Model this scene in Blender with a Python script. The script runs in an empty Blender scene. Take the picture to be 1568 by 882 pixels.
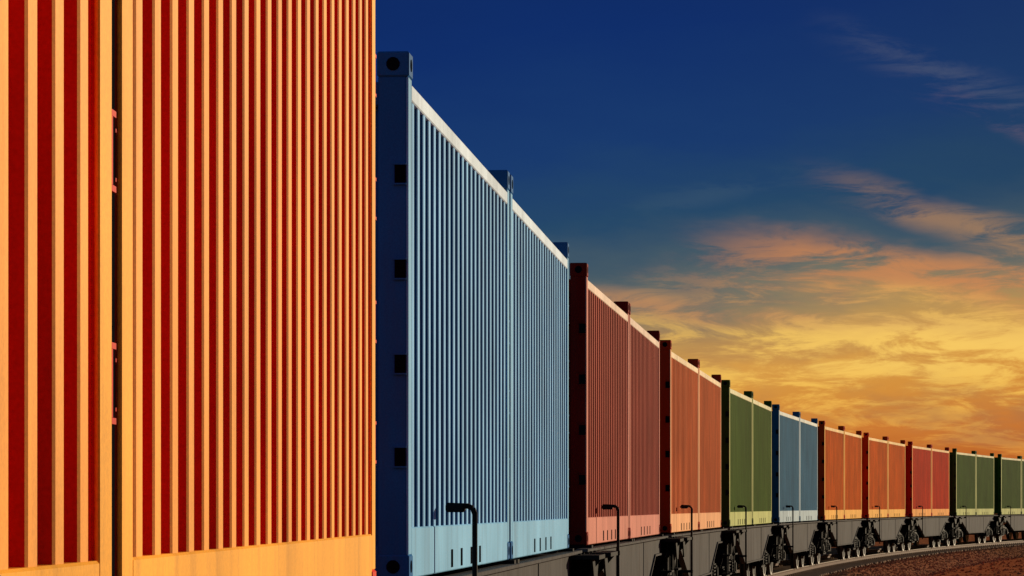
import bpy, math, random
import numpy as np
from mathutils import Vector
random.seed(7); np.random.seed(7)
S=bpy.context.scene
S.view_settings.view_transform='Standard'; S.view_settings.look='None'; S.view_settings.exposure=0

def lin(r,g,b):
    f=lambda c:(c/255/12.92) if c/255<=0.04045 else ((c/255+0.055)/1.055)**2.4
    return (f(r),f(g),f(b),1)

# ------------------------------------------------------------------ geometry constants
CAMZ=2.15; FLOOR=CAMZ-0.38; RAILTOP=0.50; BTOP=0.32
LOAD=12.15; PITCH=14.4; W=2.44; CL=6.02; CH=2.6
A_,B_,C_=0.0791,0.000596,1.145e-6
def slope(s):
    if s>190: return slope(190)+(s-190)*0.0016
    if s<-14: return slope(-14)
    return A_+2*B_*s+3*C_*s*s
_ds=0.1; _S0=-60; _S1=330
def build_curve():
    n=int((_S1-_S0)/_ds)+1
    ss=np.linspace(_S0,_S1,n)
    th=np.array([math.asin(min(0.95,slope(s))) for s in ss])
    X=np.concatenate([[0],np.cumsum((np.sin(th[1:])+np.sin(th[:-1]))/2*_ds)])
    Y=np.concatenate([[0],np.cumsum((np.cos(th[1:])+np.cos(th[:-1]))/2*_ds)])
    i0=int(round(-_S0/_ds))
    X=X-X[i0]-0.54; Y=Y-Y[i0]+16.5
    return ss,X,Y,th
SS,CX,CY,CT=build_curve()
def face(s):
    return (np.interp(s,SS,CX),np.interp(s,SS,CY),np.interp(s,SS,CT))
def centre(s,lat=0.0):
    x,y,t=face(s)
    o=-W/2+lat
    return (x+o*math.cos(t), y-o*math.sin(t), t)

# ------------------------------------------------------------------ mesh builder
class MB:
    def __init__(s): s.v=[];s.f=[];s.m=[];s.mi=0;s.sm=[]
    def quad(s,*p):
        i=len(s.v); s.v+=list(p); s.f.append(tuple(range(i,i+len(p)))); s.m.append(s.mi); s.sm.append(False)
    def box(s,x0,x1,y0,y1,z0,z1,bev=0.0):
        if bev>0:
            return s.bbox(x0,x1,y0,y1,z0,z1,bev)
        i=len(s.v)
        s.v+=[(x0,y0,z0),(x1,y0,z0),(x1,y1,z0),(x0,y1,z0),(x0,y0,z1),(x1,y0,z1),(x1,y1,z1),(x0,y1,z1)]
        for q in [(0,3,2,1),(4,5,6,7),(0,1,5,4),(1,2,6,5),(2,3,7,6),(3,0,4,7)]:
            s.f.append(tuple(i+k for k in q)); s.m.append(s.mi); s.sm.append(False)
    def bbox(s,x0,x1,y0,y1,z0,z1,b):
        P={}
        for a,(xx,sx) in enumerate([(x0,1),(x1,-1)]):
            for c,(yy,sy) in enumerate([(y0,1),(y1,-1)]):
                for d,(zz,sz) in enumerate([(z0,1),(z1,-1)]):
                    for ax in range(3):
                        p=[xx+sx*b,yy+sy*b,zz+sz*b]
                        p[ax]=(xx,yy,zz)[ax]
                        P[(a,c,d,ax)]=len(s.v); s.v.append(tuple(p))
        def add(q): s.f.append(tuple(q)); s.m.append(s.mi); s.sm.append(False)
        add([P[(0,c,d,0)] for c,d in [(0,0),(0,1),(1,1),(1,0)]]); add([P[(1,c,d,0)] for c,d in [(0,0),(1,0),(1,1),(0,1)]])
        add([P[(a,0,d,1)] for a,d in [(0,0),(1,0),(1,1),(0,1)]]); add([P[(a,1,d,1)] for a,d in [(0,0),(0,1),(1,1),(1,0)]])
        add([P[(a,c,0,2)] for a,c in [(0,0),(0,1),(1,1),(1,0)]]); add([P[(a,c,1,2)] for a,c in [(0,0),(1,0),(1,1),(0,1)]])
        for c in (0,1):
            for d in (0,1): add([P[(0,c,d,1)],P[(1,c,d,1)],P[(1,c,d,2)],P[(0,c,d,2)]])
        for a in (0,1):
            for d in (0,1): add([P[(a,0,d,0)],P[(a,1,d,0)],P[(a,1,d,2)],P[(a,0,d,2)]])
        for a in (0,1):
            for c in (0,1): add([P[(a,c,0,0)],P[(a,c,1,0)],P[(a,c,1,1)],P[(a,c,0,1)]])
        for a in (0,1):
            for c in (0,1):
                for d in (0,1): add([P[(a,c,d,0)],P[(a,c,d,1)],P[(a,c,d,2)]])
    def prism(s,poly,x0,x1):
        """poly in (y,z), extruded along x"""
        n=len(poly); i=len(s.v)
        s.v+=[(x0,y,z) for y,z in poly]+[(x1,y,z) for y,z in poly]
        s.f.append(tuple(i+k for k in range(n))); s.f.append(tuple(i+n+k for k in reversed(range(n))))
        s.m+=[s.mi]*2; s.sm+=[False]*2
        for k in range(n):
            j=(k+1)%n
            s.f.append((i+k,i+n+k,i+n+j,i+j)); s.m.append(s.mi); s.sm.append(False)
    def cyl(s,p0,p1,r,n=14,r1=None):
        if r1 is None: r1=r
        p0=Vector(p0);p1=Vector(p1); d=(p1-p0).normalized()
        a=d.orthogonal().normalized(); b=d.cross(a)
        i=len(s.v)
        for p,rr in ((p0,r),(p1,r1)):
            for k in range(n):
                t=2*math.pi*k/n; s.v.append(tuple(p+a*rr*math.cos(t)+b*rr*math.sin(t)))
        for k in range(n):
            j=(k+1)%n
            s.f.append((i+k,i+j,i+n+j,i+n+k)); s.m.append(s.mi); s.sm.append(True)
        s.f.append(tuple(i+k for k in reversed(range(n)))); s.f.append(tuple(i+n+k for k in range(n)))
        s.m+=[s.mi]*2; s.sm+=[False]*2
    def path(s,pts,r,n=10):
        for a,b in zip(pts[:-1],pts[1:]): s.cyl(a,b,r,n)
    def mesh(s,name,mats):
        me=bpy.data.meshes.new(name); me.from_pydata(s.v,[],s.f)
        for m in mats: me.materials.append(m)
        me.polygons.foreach_set('material_index',s.m)
        me.polygons.foreach_set('use_smooth',s.sm)
        import bmesh
        bm=bmesh.new(); bm.from_mesh(me); bmesh.ops.recalc_face_normals(bm,faces=bm.faces); bm.to_mesh(me); bm.free()
        me.update(); return me
def obj(name,me,parent=None,loc=(0,0,0),rz=0):
    o=bpy.data.objects.new(name,me); S.collection.objects.link(o)
    o.location=loc; o.rotation_euler=(0,0,rz)
    if parent: o.parent=parent
    return o

# ------------------------------------------------------------------ materials
def newmat(name):
    m=bpy.data.materials.new(name); m.use_nodes=True; nt=m.node_tree
    return m,nt,nt.nodes['Principled BSDF']
def paint(name,col,rough=0.5,dirt=(0.10,0.05,0.03,1),dirtamt=0.3,spec=0.08,grain=.10):
    m,nt,b=newmat(name); N=nt.nodes; L=nt.links
    tc=N.new('ShaderNodeTexCoord'); oi=N.new('ShaderNodeObjectInfo')
    add=N.new('ShaderNodeVectorMath'); add.operation='ADD'
    sc=N.new('ShaderNodeVectorMath'); sc.operation='SCALE'; sc.inputs[0].default_value=(37,19,11)
    L.new(oi.outputs['Random'],sc.inputs['Scale']); L.new(tc.outputs['Object'],add.inputs[0]); L.new(sc.outputs[0],add.inputs[1])
    def noise(scale,mp,detail=4,rough=0.6):
        mm=N.new('ShaderNodeMapping'); mm.inputs['Scale'].default_value=mp
        n=N.new('ShaderNodeTexNoise'); n.inputs['Scale'].default_value=scale; n.inputs['Detail'].default_value=detail; n.inputs['Roughness'].default_value=rough
        L.new(add.outputs[0],mm.inputs[0]); L.new(mm.outputs[0],n.inputs['Vector']); return n
    n1=noise(1.3,(1,1,0.6),2); n2=noise(7,(1,1,0.12),3); n3=noise(110,(1,1,1),1)
    r1=N.new('ShaderNodeMapRange'); r1.inputs['From Min'].default_value=.3; r1.inputs['From Max'].default_value=.7
    r1.inputs['To Min'].default_value=.82; r1.inputs['To Max'].default_value=1.12
    L.new(n1.outputs[0],r1.inputs[0])
    r3=N.new('ShaderNodeMapRange'); r3.inputs['From Min'].default_value=.25; r3.inputs['From Max'].default_value=.75
    r3.inputs['To Min'].default_value=1-grain; r3.inputs['To Max'].default_value=1+grain
    L.new(n3.outputs[0],r3.inputs[0])
    mu=N.new('ShaderNodeMath'); mu.operation='MULTIPLY'; L.new(r1.outputs[0],mu.inputs[0]); L.new(r3.outputs[0],mu.inputs[1])
    hs=N.new('ShaderNodeHueSaturation'); hs.inputs['Color'].default_value=(*col,1)
    L.new(mu.outputs[0],hs.inputs['Value'])
    cr=N.new('ShaderNodeMapRange'); cr.inputs['From Min'].default_value=.48; cr.inputs['From Max'].default_value=.8; cr.inputs['To Max'].default_value=dirtamt
    L.new(n2.outputs[0],cr.inputs[0])
    mx=N.new('ShaderNodeMix'); mx.data_type='RGBA'; mx.inputs['B'].default_value=dirt
    L.new(cr.outputs[0],mx.inputs['Factor']); L.new(hs.outputs[0],mx.inputs['A'])
    L.new(mx.outputs['Result'],b.inputs['Base Color'])
    rr=N.new('ShaderNodeMapRange'); rr.inputs['To Min'].default_value=rough-.08; rr.inputs['To Max'].default_value=rough+.15
    L.new(n2.outputs[0],rr.inputs[0]); L.new(rr.outputs[0],b.inputs['Roughness'])
    b.inputs['Specular IOR Level'].default_value=spec
    return m

# corrugation paint (flanks shaded in), rib faces (sunlight painted in), lower rail, upper rail
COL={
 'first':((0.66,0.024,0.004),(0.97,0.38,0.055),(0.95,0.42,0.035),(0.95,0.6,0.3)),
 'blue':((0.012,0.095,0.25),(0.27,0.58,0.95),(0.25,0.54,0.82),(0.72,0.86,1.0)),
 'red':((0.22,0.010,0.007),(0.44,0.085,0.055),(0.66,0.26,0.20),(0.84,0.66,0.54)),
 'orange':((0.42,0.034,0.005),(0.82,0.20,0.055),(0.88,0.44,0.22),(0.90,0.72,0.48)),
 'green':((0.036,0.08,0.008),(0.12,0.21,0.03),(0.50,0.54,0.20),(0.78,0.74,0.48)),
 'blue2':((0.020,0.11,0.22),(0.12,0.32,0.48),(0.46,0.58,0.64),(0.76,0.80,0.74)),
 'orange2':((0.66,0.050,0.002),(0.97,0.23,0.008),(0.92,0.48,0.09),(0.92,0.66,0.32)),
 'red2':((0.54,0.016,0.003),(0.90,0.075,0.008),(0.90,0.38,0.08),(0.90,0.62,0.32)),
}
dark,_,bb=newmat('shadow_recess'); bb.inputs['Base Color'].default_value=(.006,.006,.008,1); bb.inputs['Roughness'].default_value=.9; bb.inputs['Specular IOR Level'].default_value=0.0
def container_mesh(key):
    body,rib,trim,top=COL[key]
    mb=MB()
    sp=.03 if key=='first' else .008
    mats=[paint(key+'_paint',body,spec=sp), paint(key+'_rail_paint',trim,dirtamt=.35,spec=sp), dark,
          paint(key+'_roof_paint',tuple(c*.8 for c in body),spec=sp), paint(key+'_sunlit_rib_paint',rib,spec=sp), paint(key+'_top_rail_paint',top,dirtamt=.2,spec=sp),
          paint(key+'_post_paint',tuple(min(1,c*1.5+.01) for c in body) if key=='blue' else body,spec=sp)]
    hw=W/2; RB=.268; RT=CH-.09; PW=.15
    pitch=(CL-2*PW)/22.0
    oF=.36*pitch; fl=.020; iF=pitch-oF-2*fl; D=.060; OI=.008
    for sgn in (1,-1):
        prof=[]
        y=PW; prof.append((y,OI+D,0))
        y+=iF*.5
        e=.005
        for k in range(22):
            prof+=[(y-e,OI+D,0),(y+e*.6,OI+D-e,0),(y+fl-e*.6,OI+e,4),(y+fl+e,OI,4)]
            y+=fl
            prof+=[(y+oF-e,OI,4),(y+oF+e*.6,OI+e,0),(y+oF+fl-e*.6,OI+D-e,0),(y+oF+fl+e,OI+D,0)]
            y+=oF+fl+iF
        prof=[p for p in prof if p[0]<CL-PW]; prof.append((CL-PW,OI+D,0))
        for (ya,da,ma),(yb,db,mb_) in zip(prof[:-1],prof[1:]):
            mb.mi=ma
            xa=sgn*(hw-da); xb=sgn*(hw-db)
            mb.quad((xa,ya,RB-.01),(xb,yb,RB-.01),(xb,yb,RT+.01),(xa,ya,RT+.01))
        x0,x1=sorted((sgn*hw,sgn*(hw-.085)))
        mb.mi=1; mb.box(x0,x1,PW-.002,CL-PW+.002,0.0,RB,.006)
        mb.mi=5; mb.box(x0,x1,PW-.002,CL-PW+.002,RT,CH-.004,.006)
        mb.mi=2
        for yc in (2.15,2.70,3.30,3.85):
            xs0,xs1=sorted((sgn*(hw-.02),sgn*(hw+.0035)))
            mb.box(xs0,xs1,yc-.045,yc+.045,.02,.125)
        for y0,y1 in ((0.004,PW),(CL-PW,CL-.004)):
            x0,x1=sorted((sgn*(hw-.012),sgn*(hw-.16)))
            mb.mi=6; mb.box(x0,x1,y0,y1,.12,CH+.02,.006)
            x0,x1=sorted((sgn*hw,sgn*(hw-.0115)))
            mb.mi=1; mb.box(x0,x1,y0+.001,y1-.001,.125,CH+.018,.004)
        for y0,y1 in ((-.004,.172),(CL-.172,CL+.004)):
            for z0,z1 in ((0,.125),(CH+.018,CH+.15)):
                x0,x1=sorted((sgn*(hw+.004),sgn*(hw-.165)))
                mb.mi=6; mb.box(x0,x1,y0,y1,z0,z1,.008)
                mb.mi=2
                mb.cyl((sgn*(hw-.01),(y0+y1)/2,(z0+z1)/2),(sgn*(hw+.0065),(y0+y1)/2,(z0+z1)/2),.033,12)
                ye=y0-.0025 if y0<1 else y1+.0025
                yi=y0+.01 if y0<1 else y1-.01
                mb.cyl((sgn*(hw-.08),yi,(z0+z1)/2),(sgn*(hw-.08),ye,(z0+z1)/2),.036,12)
        # black strip added at the door end, standing in for gap shade
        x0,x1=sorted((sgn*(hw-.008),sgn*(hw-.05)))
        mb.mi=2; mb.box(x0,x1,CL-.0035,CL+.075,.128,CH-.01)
    for y0,y1,sg in ((.0,.12,-1),(CL-.12,CL,1)):
        mb.mi=6
        mb.box(-hw+.158,hw-.158,y0+.006,y1-.006,.03,.17,.005)
        mb.box(-hw+.158,hw-.158,y0+.006,y1-.006,CH-.13,CH-.008,.005)
    n=9; ww=(2*hw-.32)/n
    for yy in (.03,):
        x=-hw+.16
        for k in range(n):
            pts=[(x,yy+.05),(x+.06,yy),(x+ww*.5,yy),(x+ww*.5+.06,yy+.05),(x+ww,yy+.05)]
            for (xa,ya),(xb,yb) in zip(pts[:-1],pts[1:]): mb.quad((xa,ya,.16),(xb,yb,.16),(xb,yb,CH-.12),(xa,ya,CH-.12))
            x+=ww
    mb.box(-hw+.16,-.012,CL-.06,CL-.02,.17,CH-.13,.004); mb.box(.012,hw-.16,CL-.06,CL-.02,.17,CH-.13,.004)
    for x in (-.85,-.35,.35,.85):
        mb.cyl((x,CL-.005,.1),(x,CL-.005,CH-.06),.016,8)
        for z in (.5,1.2,1.9): mb.box(x-.04,x+.04,CL-.02,CL+.012,z,z+.07)
    for z in (.635,1.12,1.615,2.11):
        for sgn in (1,-1):
            x0,x1=sorted((sgn*(hw-.014),sgn*(hw-.072)))
            mb.mi=2; mb.box(x0,x1,-.004,.02,z-.048,z+.048)
            mb.mi=6
            mb.box(x0-.006,x1+.004,-.012,.02,z-.056,z-.048); mb.box(x0-.006,x1+.004,-.012,.02,z+.048,z+.056)
            # hinge leaf bridging onto the black gap strip
            xa,xb=sorted((sgn*(hw-.0005),sgn*(hw-.0075)))
            mb.box(xa,xb,CL-.003,CL+.05,z+.072,z+.085); mb.box(xa,xb,CL-.003,CL+.05,z-.085,z-.072)
            mb.box(xa,xb,CL-.003,CL+.010,z-.0715,z+.0715)
    mb.mi=3
    y=.12; n=28; st=(CL-.24)/n
    for k in range(n):
        a=y+k*st
        mb.quad((-hw+.08,a,CH-.02),(hw-.08,a,CH-.02),(hw-.08,a+st*.5,CH-.002),(-hw+.08,a+st*.5,CH-.002))
        mb.quad((-hw+.08,a+st*.5,CH-.002),(hw-.08,a+st*.5,CH-.002),(hw-.08,a+st,CH-.02),(-hw+.08,a+st,CH-.02))
    mb.mi=2; mb.box(-hw+.09,hw-.09,.13,CL-.13,.06,.10)
    return mb.mesh('container_'+key,mats)

# ------------------------------------------------------------------ wagon mesh
grey=paint('wagon_grey_paint',(0.075,0.072,0.074),rough=.6,dirt=(.04,.025,.018,1),dirtamt=.8,spec=.01)
black=paint('bogie_black_steel',(0.010,0.010,0.012),rough=.6,dirt=(.02,.013,.01,1),dirtamt=.5,spec=.02)
steel,_,b3=newmat('worn_wheel_steel'); b3.inputs['Base Color'].default_value=(.05,.04,.035,1); b3.inputs['Metallic'].default_value=.5; b3.inputs['Roughness'].default_value=.5
def wagon_mesh():
    mb=MB(); hw=W/2+.03
    Y0,Y1=-.75,LOAD+.75
    zr=RAILTOP-FLOOR
    for sg in (1,-1):
        x0,x1=sorted((sg*(hw-.012),sg*(hw-.03)))
        mb.mi=0
        E1,E2,DP=2.3,4.3,.74
        poly=[(Y0+.95,-.06),(Y1-.95,-.06),(Y1-.95,-.25),(Y1-E1,-.25),(Y1-E2,-DP),(Y0+E2,-DP),(Y0+E1,-.25),(Y0+.95,-.25)]
        mb.prism(poly,x0,x1)
        mb.mi=1
        mb.prism([(Y0,-.06),(Y0+.949,-.06),(Y0+.949,-.25),(Y0,-.25)],x0,x1); mb.prism([(Y1-.949,-.06),(Y1,-.06),(Y1,-.25),(Y1-.949,-.25)],x0,x1)
        mb.mi=0
        a,b=sorted((sg*(hw+.045),sg*(hw-.07)))
        mb.box(a,b,Y0,Y1,-.058,-.028,.004)
        fl=[(Y0,-.252),(Y0+E1,-.252),(Y0+E2,-DP-.002),(Y1-E2,-DP-.002),(Y1-E1,-.252),(Y1,-.252)]
        a2,b2=sorted((sg*(hw+.012),sg*(hw-.07)))
        for (ya,za),(yb,zb) in zip(fl[:-1],fl[1:]):
            mb.prism([(ya,za),(yb,zb),(yb,zb-.025),(ya,za-.025)],a2,b2)
        x0,x1=sorted((sg*(hw-.012),sg*(hw-.004)))
        for y in (Y0+E2+.2,Y1-E2-.2):
            mb.box(x0,x1,y-.012,y+.012,-DP,-.06)
        mb.mi=1
        for y in (0.02,CL-.16,CL+.13,LOAD-.16):
            mb.box(*sorted((sg*(hw+.02),sg*(hw-.18))),y,y+.14,-.028,-.001)
        for ye,dr in ((Y0,1),(Y1,-1)):
            xs=sorted((sg*(hw+.06),sg*(hw-.0)))
            mb.prism([(ye,-.06),(ye+dr*.95,-.30),(ye+dr*.75,-.30),(ye+dr*.10,-.62),(ye,-.62)],xs[0]+.045,xs[1])
            for yy in (.15,.62):
                mb.box(*sorted((sg*(hw+.05),sg*(hw+.075))),ye+dr*yy-.02,ye+dr*yy+.02,-.86,-.05)
            for z in (-.86,-.52):
                mb.box(*sorted((sg*(hw-.02),sg*(hw+.13))),*sorted((ye+dr*.11,ye+dr*.66)),z,z+.025)
            mb.box(*sorted((sg*(hw-.35),sg*(hw+.26))),*sorted((ye+dr*.05,ye+dr*.95)),-.10,-.062)
            mb.prism([(ye+dr*.05,-.10),(ye+dr*.95,-.10),(ye+dr*.62,-.34),(ye+dr*.30,-.34)],*sorted((sg*(hw+.18),sg*(hw+.20))))
            i=len(mb.v); yq=ye+dr*.5
            for q in (-.02,.02):
                mb.v+=[(sg*(hw+.26),yq+q,-.10),(sg*(hw-.25),yq+q,-.10),(sg*(hw-.25),yq+q,-.75),(sg*(hw-.06),yq+q,-.75),(sg*(hw+.04),yq+q,-.36)]
            for f in ((0,1,2,3,4),(9,8,7,6,5),(0,4,9,5),(4,3,8,9),(3,2,7,8),(2,1,6,7),(1,0,5,6)):
                mb.f.append(tuple(i+k for k in f)); mb.m.append(mb.mi); mb.sm.append(False)
    mb.mi=1
    mb.box(-.30,.30,Y0,Y1,-.42,-.07)
    for y in np.arange(Y0+.4,Y1,1.18): mb.box(-hw+.04,hw-.04,y-.05,y+.05,-.24,-.075)
    for yy in (Y0,Y1-.12): mb.box(-hw+.0,hw-.0,yy-.004,yy+.124,-.34,-.066,.006)
    mb.cyl((-.75,5.2,-.55),(-.75,6.4,-.55),.19,16); mb.cyl((.6,6.6,-.5),(.6,7.3,-.5),.15,16)
    mb.path([(.95,Y0+.2,-.5),(.95,Y1-.2,-.5)],.02,8); mb.path([(-.95,Y0+.2,-.5),(-.95,Y1-.2,-.5)],.02,8)
    for ye,dr in ((Y0,-1),(Y1,1)):
        for x in (-.875,.875):
            mb.cyl((x,ye,-.17),(x,ye+dr*.26,-.17),.09,16); mb.cyl((x,ye+dr*.2,-.17),(x,ye+dr*.33,-.17),.06,12)
            mb.cyl((x,ye+dr*.31,-.17),(x,ye+dr*.335,-.17),.20,20)
        mb.box(-.1,.1,*sorted((ye,ye+dr*.36)),-.26,-.08)
        mb.path([(.35,ye,-.3),(.38,ye+dr*.14,-.5),(.30,ye+dr*.3,-.58),(.22,ye+dr*.36,-.48)],.02,8)
        mb.path([(-.35,ye,-.3),(-.38,ye+dr*.14,-.5),(-.30,ye+dr*.3,-.58)],.02,8)
    R=.46
    for yb in (1.25,LOAD-1.25):
        zc=zr+R
        for dy in (-.9,.9):
            y=yb+dy
            mb.mi=1; mb.cyl((-1.05,y,zc),(1.05,y,zc),.08,12)
            for sg in (1,-1):
                mb.mi=2; mb.cyl((sg*.715,y,zc),(sg*.85,y,zc),R,32)
                mb.cyl((sg*.69,y,zc),(sg*.715,y,zc),R+.028,32)
                mb.mi=1; mb.cyl((sg*.845,y,zc),(sg*.853,y,zc),R-.06,32)
                mb.box(*sorted((sg*.93,sg*1.16)),y-.15,y+.15,zc-.12,zc+.14,.02)
                mb.cyl((sg*1.15,y,zc),(sg*1.185,y,zc),.10,14)
                for q in (-.22,.22):
                    for k in range(4): mb.cyl((sg*1.04,y+q,zc-.02+k*.05),(sg*1.04,y+q,zc+.008+k*.05),.075,12)
                mb.box(*sorted((sg*.74,sg*.84)),*sorted((y+(-.55 if dy>0 else .55),y+(-.46 if dy>0 else .46))),zc-.2,zc+.15)
        for sg in (1,-1):
            mb.mi=1
            h=zc
            mb.prism([(yb-1.35,h+.10),(yb-1.15,h+.22),(yb-.5,h+.24),(yb-.35,h+.30),(yb+.35,h+.30),(yb+.5,h+.24),(yb+1.15,h+.22),(yb+1.35,h+.10),
                      (yb+1.35,h+.02),(yb+.55,h+.04),(yb+.35,h-.16),(yb-.35,h-.16),(yb-.55,h+.04),(yb-1.35,h+.02)],*sorted((sg*1.0,sg*1.10)))
            for q in (-.16,0,.16):
                for k in range(5): mb.cyl((sg*1.13,yb+q,h-.1+k*.06),(sg*1.13,yb+q,h-.065+k*.06),.06,10)
        mb.box(-1.1,1.1,yb-.17,yb+.17,zc-.02,zc+.24)
        mb.box(-1.0,1.0,yb-1.32,yb-1.22,zc+.0,zc+.12); mb.box(-1.0,1.0,yb+1.22,yb+1.32,zc+.0,zc+.12)
    mb.mi=1
    for sg,y in ((1,1.5),(-1,LOAD-1.5)):
        x=sg*(W/2+.20)
        mb.path([(x,y,-.85),(x,y,.345)],.0155,12)
        mb.path([(x,y,.335),(x-sg*.012,y,.368),(x-sg*.04,y,.38)],.0155,12)
        mb.path([(x-sg*.03,y,.38),(x-sg*.16,y,.385)],.016,12)
        mb.box(*sorted((x-sg*.165,x-sg*.055)),y-.04,y+.04,.345,.395,.012)
        mb.box(*sorted((sg*(hw),x+sg*.02)),y-.03,y+.03,-.12,-.075)
        mb.box(*sorted((sg*(hw-.02),x+sg*.02)),y-.03,y+.03,-.60,-.56)
    return mb.mesh('freight_wagon_mesh',[grey,black,steel])

wm=wagon_mesh()
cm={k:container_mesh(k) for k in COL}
order=['first','blue','red','orange','green','blue2','orange2','orange2','red2','green','green','orange','blue2','red2','orange2','green']
def place(p0,p1,key):
    th=math.atan2(p1[0]-p0[0],p1[1]-p0[1])
    cx=p0[0]-W/2*math.cos(th); cy=p0[1]+W/2*math.sin(th)
    w=obj('freight_wagon',wm,None,(cx,cy,FLOOR),-th)
    for u in (0,LOAD-CL):
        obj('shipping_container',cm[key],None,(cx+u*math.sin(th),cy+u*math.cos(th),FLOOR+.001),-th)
pn=(-.828,6.65); pf=(-.548,12.71)
d=Vector((pf[0]-pn[0],pf[1]-pn[1])).normalized()
p0=(pf[0]-d.x*LOAD,pf[1]-d.y*LOAD)
place(p0,pf,order[0])
d2=Vector((math.sin(.03),math.cos(.03)))
q1=(p0[0]-d2.x*2.25,p0[1]-d2.y*2.25); q0=(q1[0]-d2.x*LOAD,q1[1]-d2.y*LOAD)
place(q0,q1,'orange')
for k in range(1,len(order)):
    s=(k-1)*PITCH
    place(face(s),face(s+LOAD),order[k])

# ------------------------------------------------------------------ track
def sweep(mb,prof,s0,s1,step,closed=False):
    ss=np.arange(s0,s1+.001,step); n=len(prof); i0=len(mb.v)
    for s in ss:
        x,y,t=centre(s)
        for lat,z in prof: mb.v.append((x+lat*math.cos(t),y-lat*math.sin(t),z))
    m=n if closed else n-1
    for a in range(len(ss)-1):
        for k in range(m):
            j=(k+1)%n
            mb.f.append((i0+a*n+k,i0+a*n+j,i0+(a+1)*n+j,i0+(a+1)*n+k)); mb.m.append(mb.mi); mb.sm.append(False)
rust=paint('rail_rust_steel',(0.12,0.06,0.035),rough=.55,dirt=(.06,.02,.01,1),dirtamt=.5,spec=.02)
railhead,_,b4=newmat('polished_rail_head'); b4.inputs['Base Color'].default_value=(.62,.54,.46,1); b4.inputs['Metallic'].default_value=.9; b4.inputs['Roughness'].default_value=.4
sleep=paint('sleeper_concrete',(0.26,0.17,0.11),rough=.8,dirt=(.08,.04,.025,1),dirtamt=.7,spec=.01)
track=bpy.data.objects.new('railway_track',None); S.collection.objects.link(track)
mb=MB()
for c in (-.7535,.7535):
    z=RAILTOP
    mb.mi=0
    prof=[(c-.07,z-.17),(c+.07,z-.17),(c+.07,z-.158),(c+.012,z-.14),(c+.010,z-.045),(c+.036,z-.032),(c+.036,z-.006),(c-.036,z-.006),(c-.036,z-.032),(c-.010,z-.045),(c-.012,z-.14),(c-.07,z-.158)]
    sweep(mb,prof,-60,300,1.0,True)
    mb.mi=1
    sweep(mb,[(c-.036,z-.006),(c-.030,z),(c+.030,z),(c+.036,z-.006)],-60,300,1.0)
obj('rails',mb.mesh('rails',[rust,railhead]),track)
mb=MB()
for s in np.arange(-50,290,.62):
    x,y,t=centre(s)
    ct,st=math.cos(t),math.sin(t)
    L_=1.55+random.uniform(-.04,.04)
    tmp=MB(); tmp.bbox(-L_,L_,-.13,.13,BTOP-.10,RAILTOP-.172,.015)
    for c in (-.7535,.7535):
        for q in (-.1,.1): tmp.box(c+q-.03,c+q+.03,-.05,.05,RAILTOP-.173,RAILTOP-.135)
    o=len(mb.v)
    mb.v+=[(x+a*ct+b*st,y-a*st+b*ct,z+.03) for a,b,z in tmp.v]
    mb.f+=[tuple(o+i for i in f) for f in tmp.f]; mb.m+=tmp.m; mb.sm+=tmp.sm
obj('sleepers',mb.mesh('sleepers',[sleep]),track)

def dirtmat(name,c1,c2,c3,scale,bumpd):
    m,nt,b=newmat(name); N=nt.nodes; L=nt.links
    tc=N.new('ShaderNodeTexCoord')
    n1=N.new('ShaderNodeTexNoise'); n1.inputs['Scale'].default_value=.35; n1.inputs['Detail'].default_value=5
    n2=N.new('ShaderNodeTexVoronoi'); n2.inputs['Scale'].default_value=scale
    for n in (n1,n2): L.new(tc.outputs['Object'],n.inputs['Vector'])
    mx=N.new('ShaderNodeMix'); mx.data_type='RGBA'; mx.inputs['A'].default_value=(*c1,1); mx.inputs['B'].default_value=(*c2,1)
    r=N.new('ShaderNodeMapRange'); r.inputs['From Min'].default_value=.35; r.inputs['From Max'].default_value=.65; L.new(n1.outputs[0],r.inputs[0]); L.new(r.outputs[0],mx.inputs['Factor'])
    mx2=N.new('ShaderNodeMix'); mx2.data_type='RGBA'; mx2.inputs['B'].default_value=(*c3,1)
    sp=N.new('ShaderNodeSeparateColor'); L.new(n2.outputs['Color'],sp.inputs[0])
    mm=N.new('ShaderNodeMath'); mm.operation='MULTIPLY'; mm.inputs[1].default_value=.75; L.new(sp.outputs[0],mm.inputs[0])
    L.new(mm.outputs[0],mx2.inputs['Factor']); L.new(mx.outputs['Result'],mx2.inputs['A']); L.new(mx2.outputs['Result'],b.inputs['Base Color'])
    b.inputs['Roughness'].default_value=.9; b.inputs['Specular IOR Level'].default_value=.0
    bp=N.new('ShaderNodeBump'); bp.inputs['Strength'].default_value=1; bp.inputs['Distance'].default_value=bumpd
    bp.invert=True
    L.new(n2.outputs['Distance'],bp.inputs['Height']); L.new(bp.outputs[0],b.inputs['Normal'])
    return m
bal=dirtmat('ballast_stone',(.34,.14,.07),(.42,.19,.10),(.14,.06,.035),14,.02)
grd=dirtmat('dry_earth',(.44,.14,.05),(.54,.19,.075),(.20,.065,.03),5,.03)
mb=MB(); sweep(mb,[(-3.4,-.02),(-2.0,BTOP-.02),(-1.0,BTOP),(0,BTOP+.0),(1.0,BTOP),(2.0,BTOP-.02),(3.4,-.02)],-60,300,1.0)
ballast=obj('ballast_bed',mb.mesh('ballast_bed',[bal]))
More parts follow.
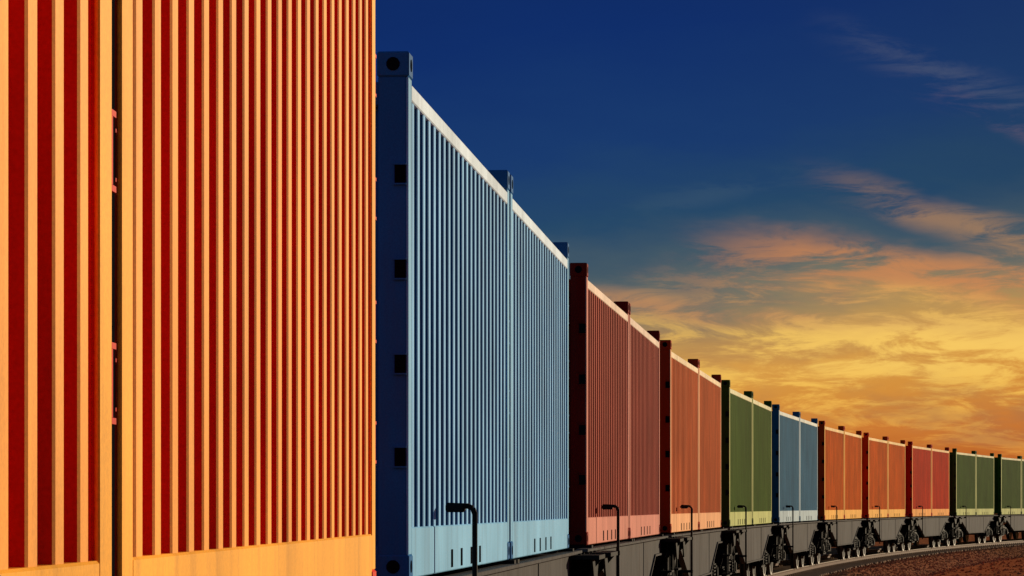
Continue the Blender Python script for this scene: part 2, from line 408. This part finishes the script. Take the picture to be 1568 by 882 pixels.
def stones(name,n,srange,lats,zf,size,mat):
    V=[];F=[]
    base=np.array([(1,0,0),(-1,0,0),(0,1,0),(0,-1,0),(0,0,1),(0,0,-1)],float)
    fc=[(0,2,4),(2,1,4),(1,3,4),(3,0,4),(2,0,5),(1,2,5),(3,1,5),(0,3,5)]
    for i in range(n):
        s=random.uniform(*srange); lat=random.uniform(*lats)
        x,y,t=centre(s); px=x+lat*math.cos(t); py=y-lat*math.sin(t); pz=zf(lat)
        r=random.uniform(*size)
        b=base*np.random.uniform(.6,1.25,(6,1))*r*np.array([1,1,.75])
        b+=np.random.uniform(-.25,.25,(6,3))*r
        an=random.uniform(0,6.28); c,s_=math.cos(an),math.sin(an)
        o=len(V)
        for p in b: V.append((px+p[0]*c-p[1]*s_,py+p[0]*s_+p[1]*c,pz+p[2]+r*.1))
        F+=[tuple(o+k for k in f) for f in fc]
    me=bpy.data.meshes.new(name); me.from_pydata(V,[],F); me.materials.append(mat); me.update()
    return obj(name,me)
def zb(lat):
    a=abs(lat)
    return BTOP if a<1 else (BTOP-.02*(a-1) if a<2 else max(0,BTOP-.02-(a-2)*.2286))
stones('ballast_stones',22000,(20,190),(.2,3.6),zb,(.02,.045),bal)
stones('ground_pebbles',6000,(30,170),(3.3,14),lambda l:0,(.015,.08),grd)
me=bpy.data.meshes.new('ground'); R=5000
me.from_pydata([(-R,-R,0),(R,-R,0),(R,R,0),(-R,R,0)],[],[(0,1,2,3)]); me.materials.append(grd)
obj('ground',me)

# ------------------------------------------------------------------ sun + sky
SUN_AZ=math.radians(42); SUN_EL=math.radians(10)
sd=Vector((math.sin(SUN_AZ)*math.cos(SUN_EL),math.cos(SUN_AZ)*math.cos(SUN_EL),math.sin(SUN_EL)))
ld=bpy.data.lights.new('sun','SUN'); ld.energy=5.0; ld.angle=math.radians(.5); ld.color=(1,.82,.56)
so=bpy.data.objects.new('sun',ld); S.collection.objects.link(so); so.rotation_euler=(-sd).to_track_quat('-Z','Y').to_euler()
so.location=(30,30,40)

w=bpy.data.worlds.new('World'); S.world=w; w.use_nodes=True; nt=w.node_tree; N=nt.nodes; L=nt.links
try:
    w.cycles.sampling_method='MANUAL'; w.cycles.sample_map_resolution=256
except Exception as e: print(e)
bg=N['Background']; bg.inputs['Strength'].default_value=1
tc=N.new('ShaderNodeTexCoord'); sp=N.new('ShaderNodeSeparateXYZ'); L.new(tc.outputs['Generated'],sp.inputs[0])
def M(op,a,b=None,c=None,clamp=False):
    n=N.new('ShaderNodeMath'); n.operation=op; n.use_clamp=clamp
    for i,v in enumerate((a,b,c)):
        if v is None: continue
        if isinstance(v,(int,float)): n.inputs[i].default_value=v
        else: L.new(v,n.inputs[i])
    return n.outputs[0]
def MR(v,a,b,c=0,d=1,smooth=True):
    n=N.new('ShaderNodeMapRange'); n.interpolation_type='SMOOTHSTEP' if smooth else 'LINEAR'
    L.new(v,n.inputs[0]); n.inputs[1].default_value=a; n.inputs[2].default_value=b; n.inputs[3].default_value=c; n.inputs[4].default_value=d
    return n.outputs[0]
def MIX(f,a,b):
    n=N.new('ShaderNodeMix'); n.data_type='RGBA'
    if isinstance(f,(int,float)): n.inputs['Factor'].default_value=f
    else: L.new(f,n.inputs['Factor'])
    for k,v in (('A',a),('B',b)):
        if isinstance(v,tuple): n.inputs[k].default_value=v
        else: L.new(v,n.inputs[k])
    return n.outputs['Result']
def ramp(v,stops):
    n=N.new('ShaderNodeValToRGB'); e=n.color_ramp.elements
    while len(e)>1: e.remove(e[-1])
    e[0].position=stops[0][0]; e[0].color=stops[0][1]
    for p,c in stops[1:]:
        q=e.new(p); q.color=c
    L.new(v,n.inputs[0]); return n.outputs[0]
def cloud(scale,mp,rot=0,detail=6,rough=.6,dist=.5,off=(0,0,0)):
    mm=N.new('ShaderNodeMapping'); mm.inputs['Scale'].default_value=mp; mm.inputs['Rotation'].default_value=(0,rot,0); mm.inputs['Location'].default_value=off
    n=N.new('ShaderNodeTexNoise'); n.inputs['Scale'].default_value=scale; n.inputs['Detail'].default_value=detail; n.inputs['Roughness'].default_value=rough; n.inputs['Distortion'].default_value=dist
    L.new(tc.outputs['Generated'],mm.inputs[0]); L.new(mm.outputs[0],n.inputs['Vector']); return n.outputs[0]
az=M('ARCTAN2',sp.outputs[0],sp.outputs[1])
azc=M('MINIMUM',M('MAXIMUM',az,-.3),.35)
el=sp.outputs[2]
nA=cloud(10,(1,1,3.4),detail=5,dist=0)
nB=cloud(30,(1,1,4.6),off=(3,1,2),rough=.68,detail=6,dist=.5)
elp=M('SUBTRACT',el,M('MULTIPLY',azc,.10))
elp=M('ADD',elp,M('MULTIPLY',M('SUBTRACT',nA,.5),.034))
t=M('MULTIPLY',elp,4.0,clamp=True)
base=ramp(t,[(0,lin(188,102,42)),(.05,lin(204,122,52)),(.10,lin(212,144,62)),(.15,lin(214,156,74)),(.19,lin(186,146,86)),(.24,lin(118,116,100)),
             (.285,lin(70,90,102)),(.35,lin(38,72,104)),(.44,lin(25,58,110)),(.58,lin(16,46,106)),(1,lin(10,27,82))])
base=MIX(M('MULTIPLY',MR(az,.02,.2),.35),base,MIX(MR(el,.05,.12),base,lin(36,58,86)))
cc=ramp(M('MULTIPLY',el,4.0,clamp=True),[(0,lin(196,104,46)),(.07,lin(224,150,66)),(.15,lin(248,196,88)),(.22,lin(244,198,100)),(.29,lin(210,140,88)),(.38,lin(178,118,84)),(.5,lin(95,88,112)),(1,lin(60,75,115))])
mB=MR(nB,.46,.62)
c1=MIX(M('MULTIPLY',M('MULTIPLY',mB,MR(elp,.075,.045)),.8),base,cc)
mD=M('MULTIPLY',MR(nA,.48,.60),MR(el,.075,.02,0,.6))
c2=MIX(mD,c1,lin(168,110,70))
def band(cur,a0,e0,k,th,a1,a2,col,amt,n0=.40,n1=.62):
    e=M('SUBTRACT',M('ADD',el,M('MULTIPLY',M('SUBTRACT',nA,.5),th*2.2)),e0)
    e=M('ADD',e,M('MULTIPLY',M('SUBTRACT',az,a0),k))
    g=MR(M('ABSOLUTE',e),th,0)
    h=M('MULTIPLY',MR(az,a1,a1+.05),MR(az,a2,a2-.08))
    f=M('MULTIPLY',M('MULTIPLY',M('MULTIPLY',g,h),MR(nB,n0,n1)),amt)
    return MIX(f,cur,col)
c3=band(c2,.137,.131,.45,.009,.085,.5,lin(84,92,116),.45)
c3=band(c3,.145,.1215,.45,.006,.11,.5,lin(120,98,112),.35)
c3=band(c3,.137,.090,.30,.008,.085,.6,lin(180,135,92),.6,.36,.6)
c3=band(c3,.13,.071,.10,.014,.045,.7,lin(200,132,84),.75,.36,.58)
c3=band(c3,.07,.0615,.10,.006,-.01,.2,lin(190,134,92),.7,.36,.6)
c3=band(c3,.13,.049,.0,.016,.05,.7,lin(248,202,100),.85,.38,.58)
c3=band(c3,.04,.094,-.2,.006,.02,.12,lin(62,88,110),.5,.4,.6)
sky=N.new('ShaderNodeTexSky'); sky.sky_type='NISHITA'; sky.sun_disc=False; sky.sun_elevation=SUN_EL; sky.sun_rotation=SUN_AZ
sm=N.new('ShaderNodeVectorMath'); sm.operation='MULTIPLY'; sm.inputs[1].default_value=(.024,.046,.072); L.new(sky.outputs[0],sm.inputs[0])
front=M('ADD',M('MULTIPLY',sp.outputs[1],math.cos(.35)),M('MULTIPLY',sp.outputs[0],math.sin(.35)))
rear=MR(front,.75,-.15)
fin=MIX(rear,c3,sm.outputs[0])
L.new(fin,bg.inputs['Color'])

# ------------------------------------------------------------------ camera
cd=bpy.data.cameras.new('camera'); cam=bpy.data.objects.new('camera',cd); S.collection.objects.link(cam)
cam.location=(0,0,CAMZ); cam.rotation_euler=(math.radians(90),0,0)
cd.sensor_width=36; cd.lens=36*4850/1568; cd.shift_y=(775-441)/1568
cd.clip_start=.1; cd.clip_end=12000
S.camera=cam
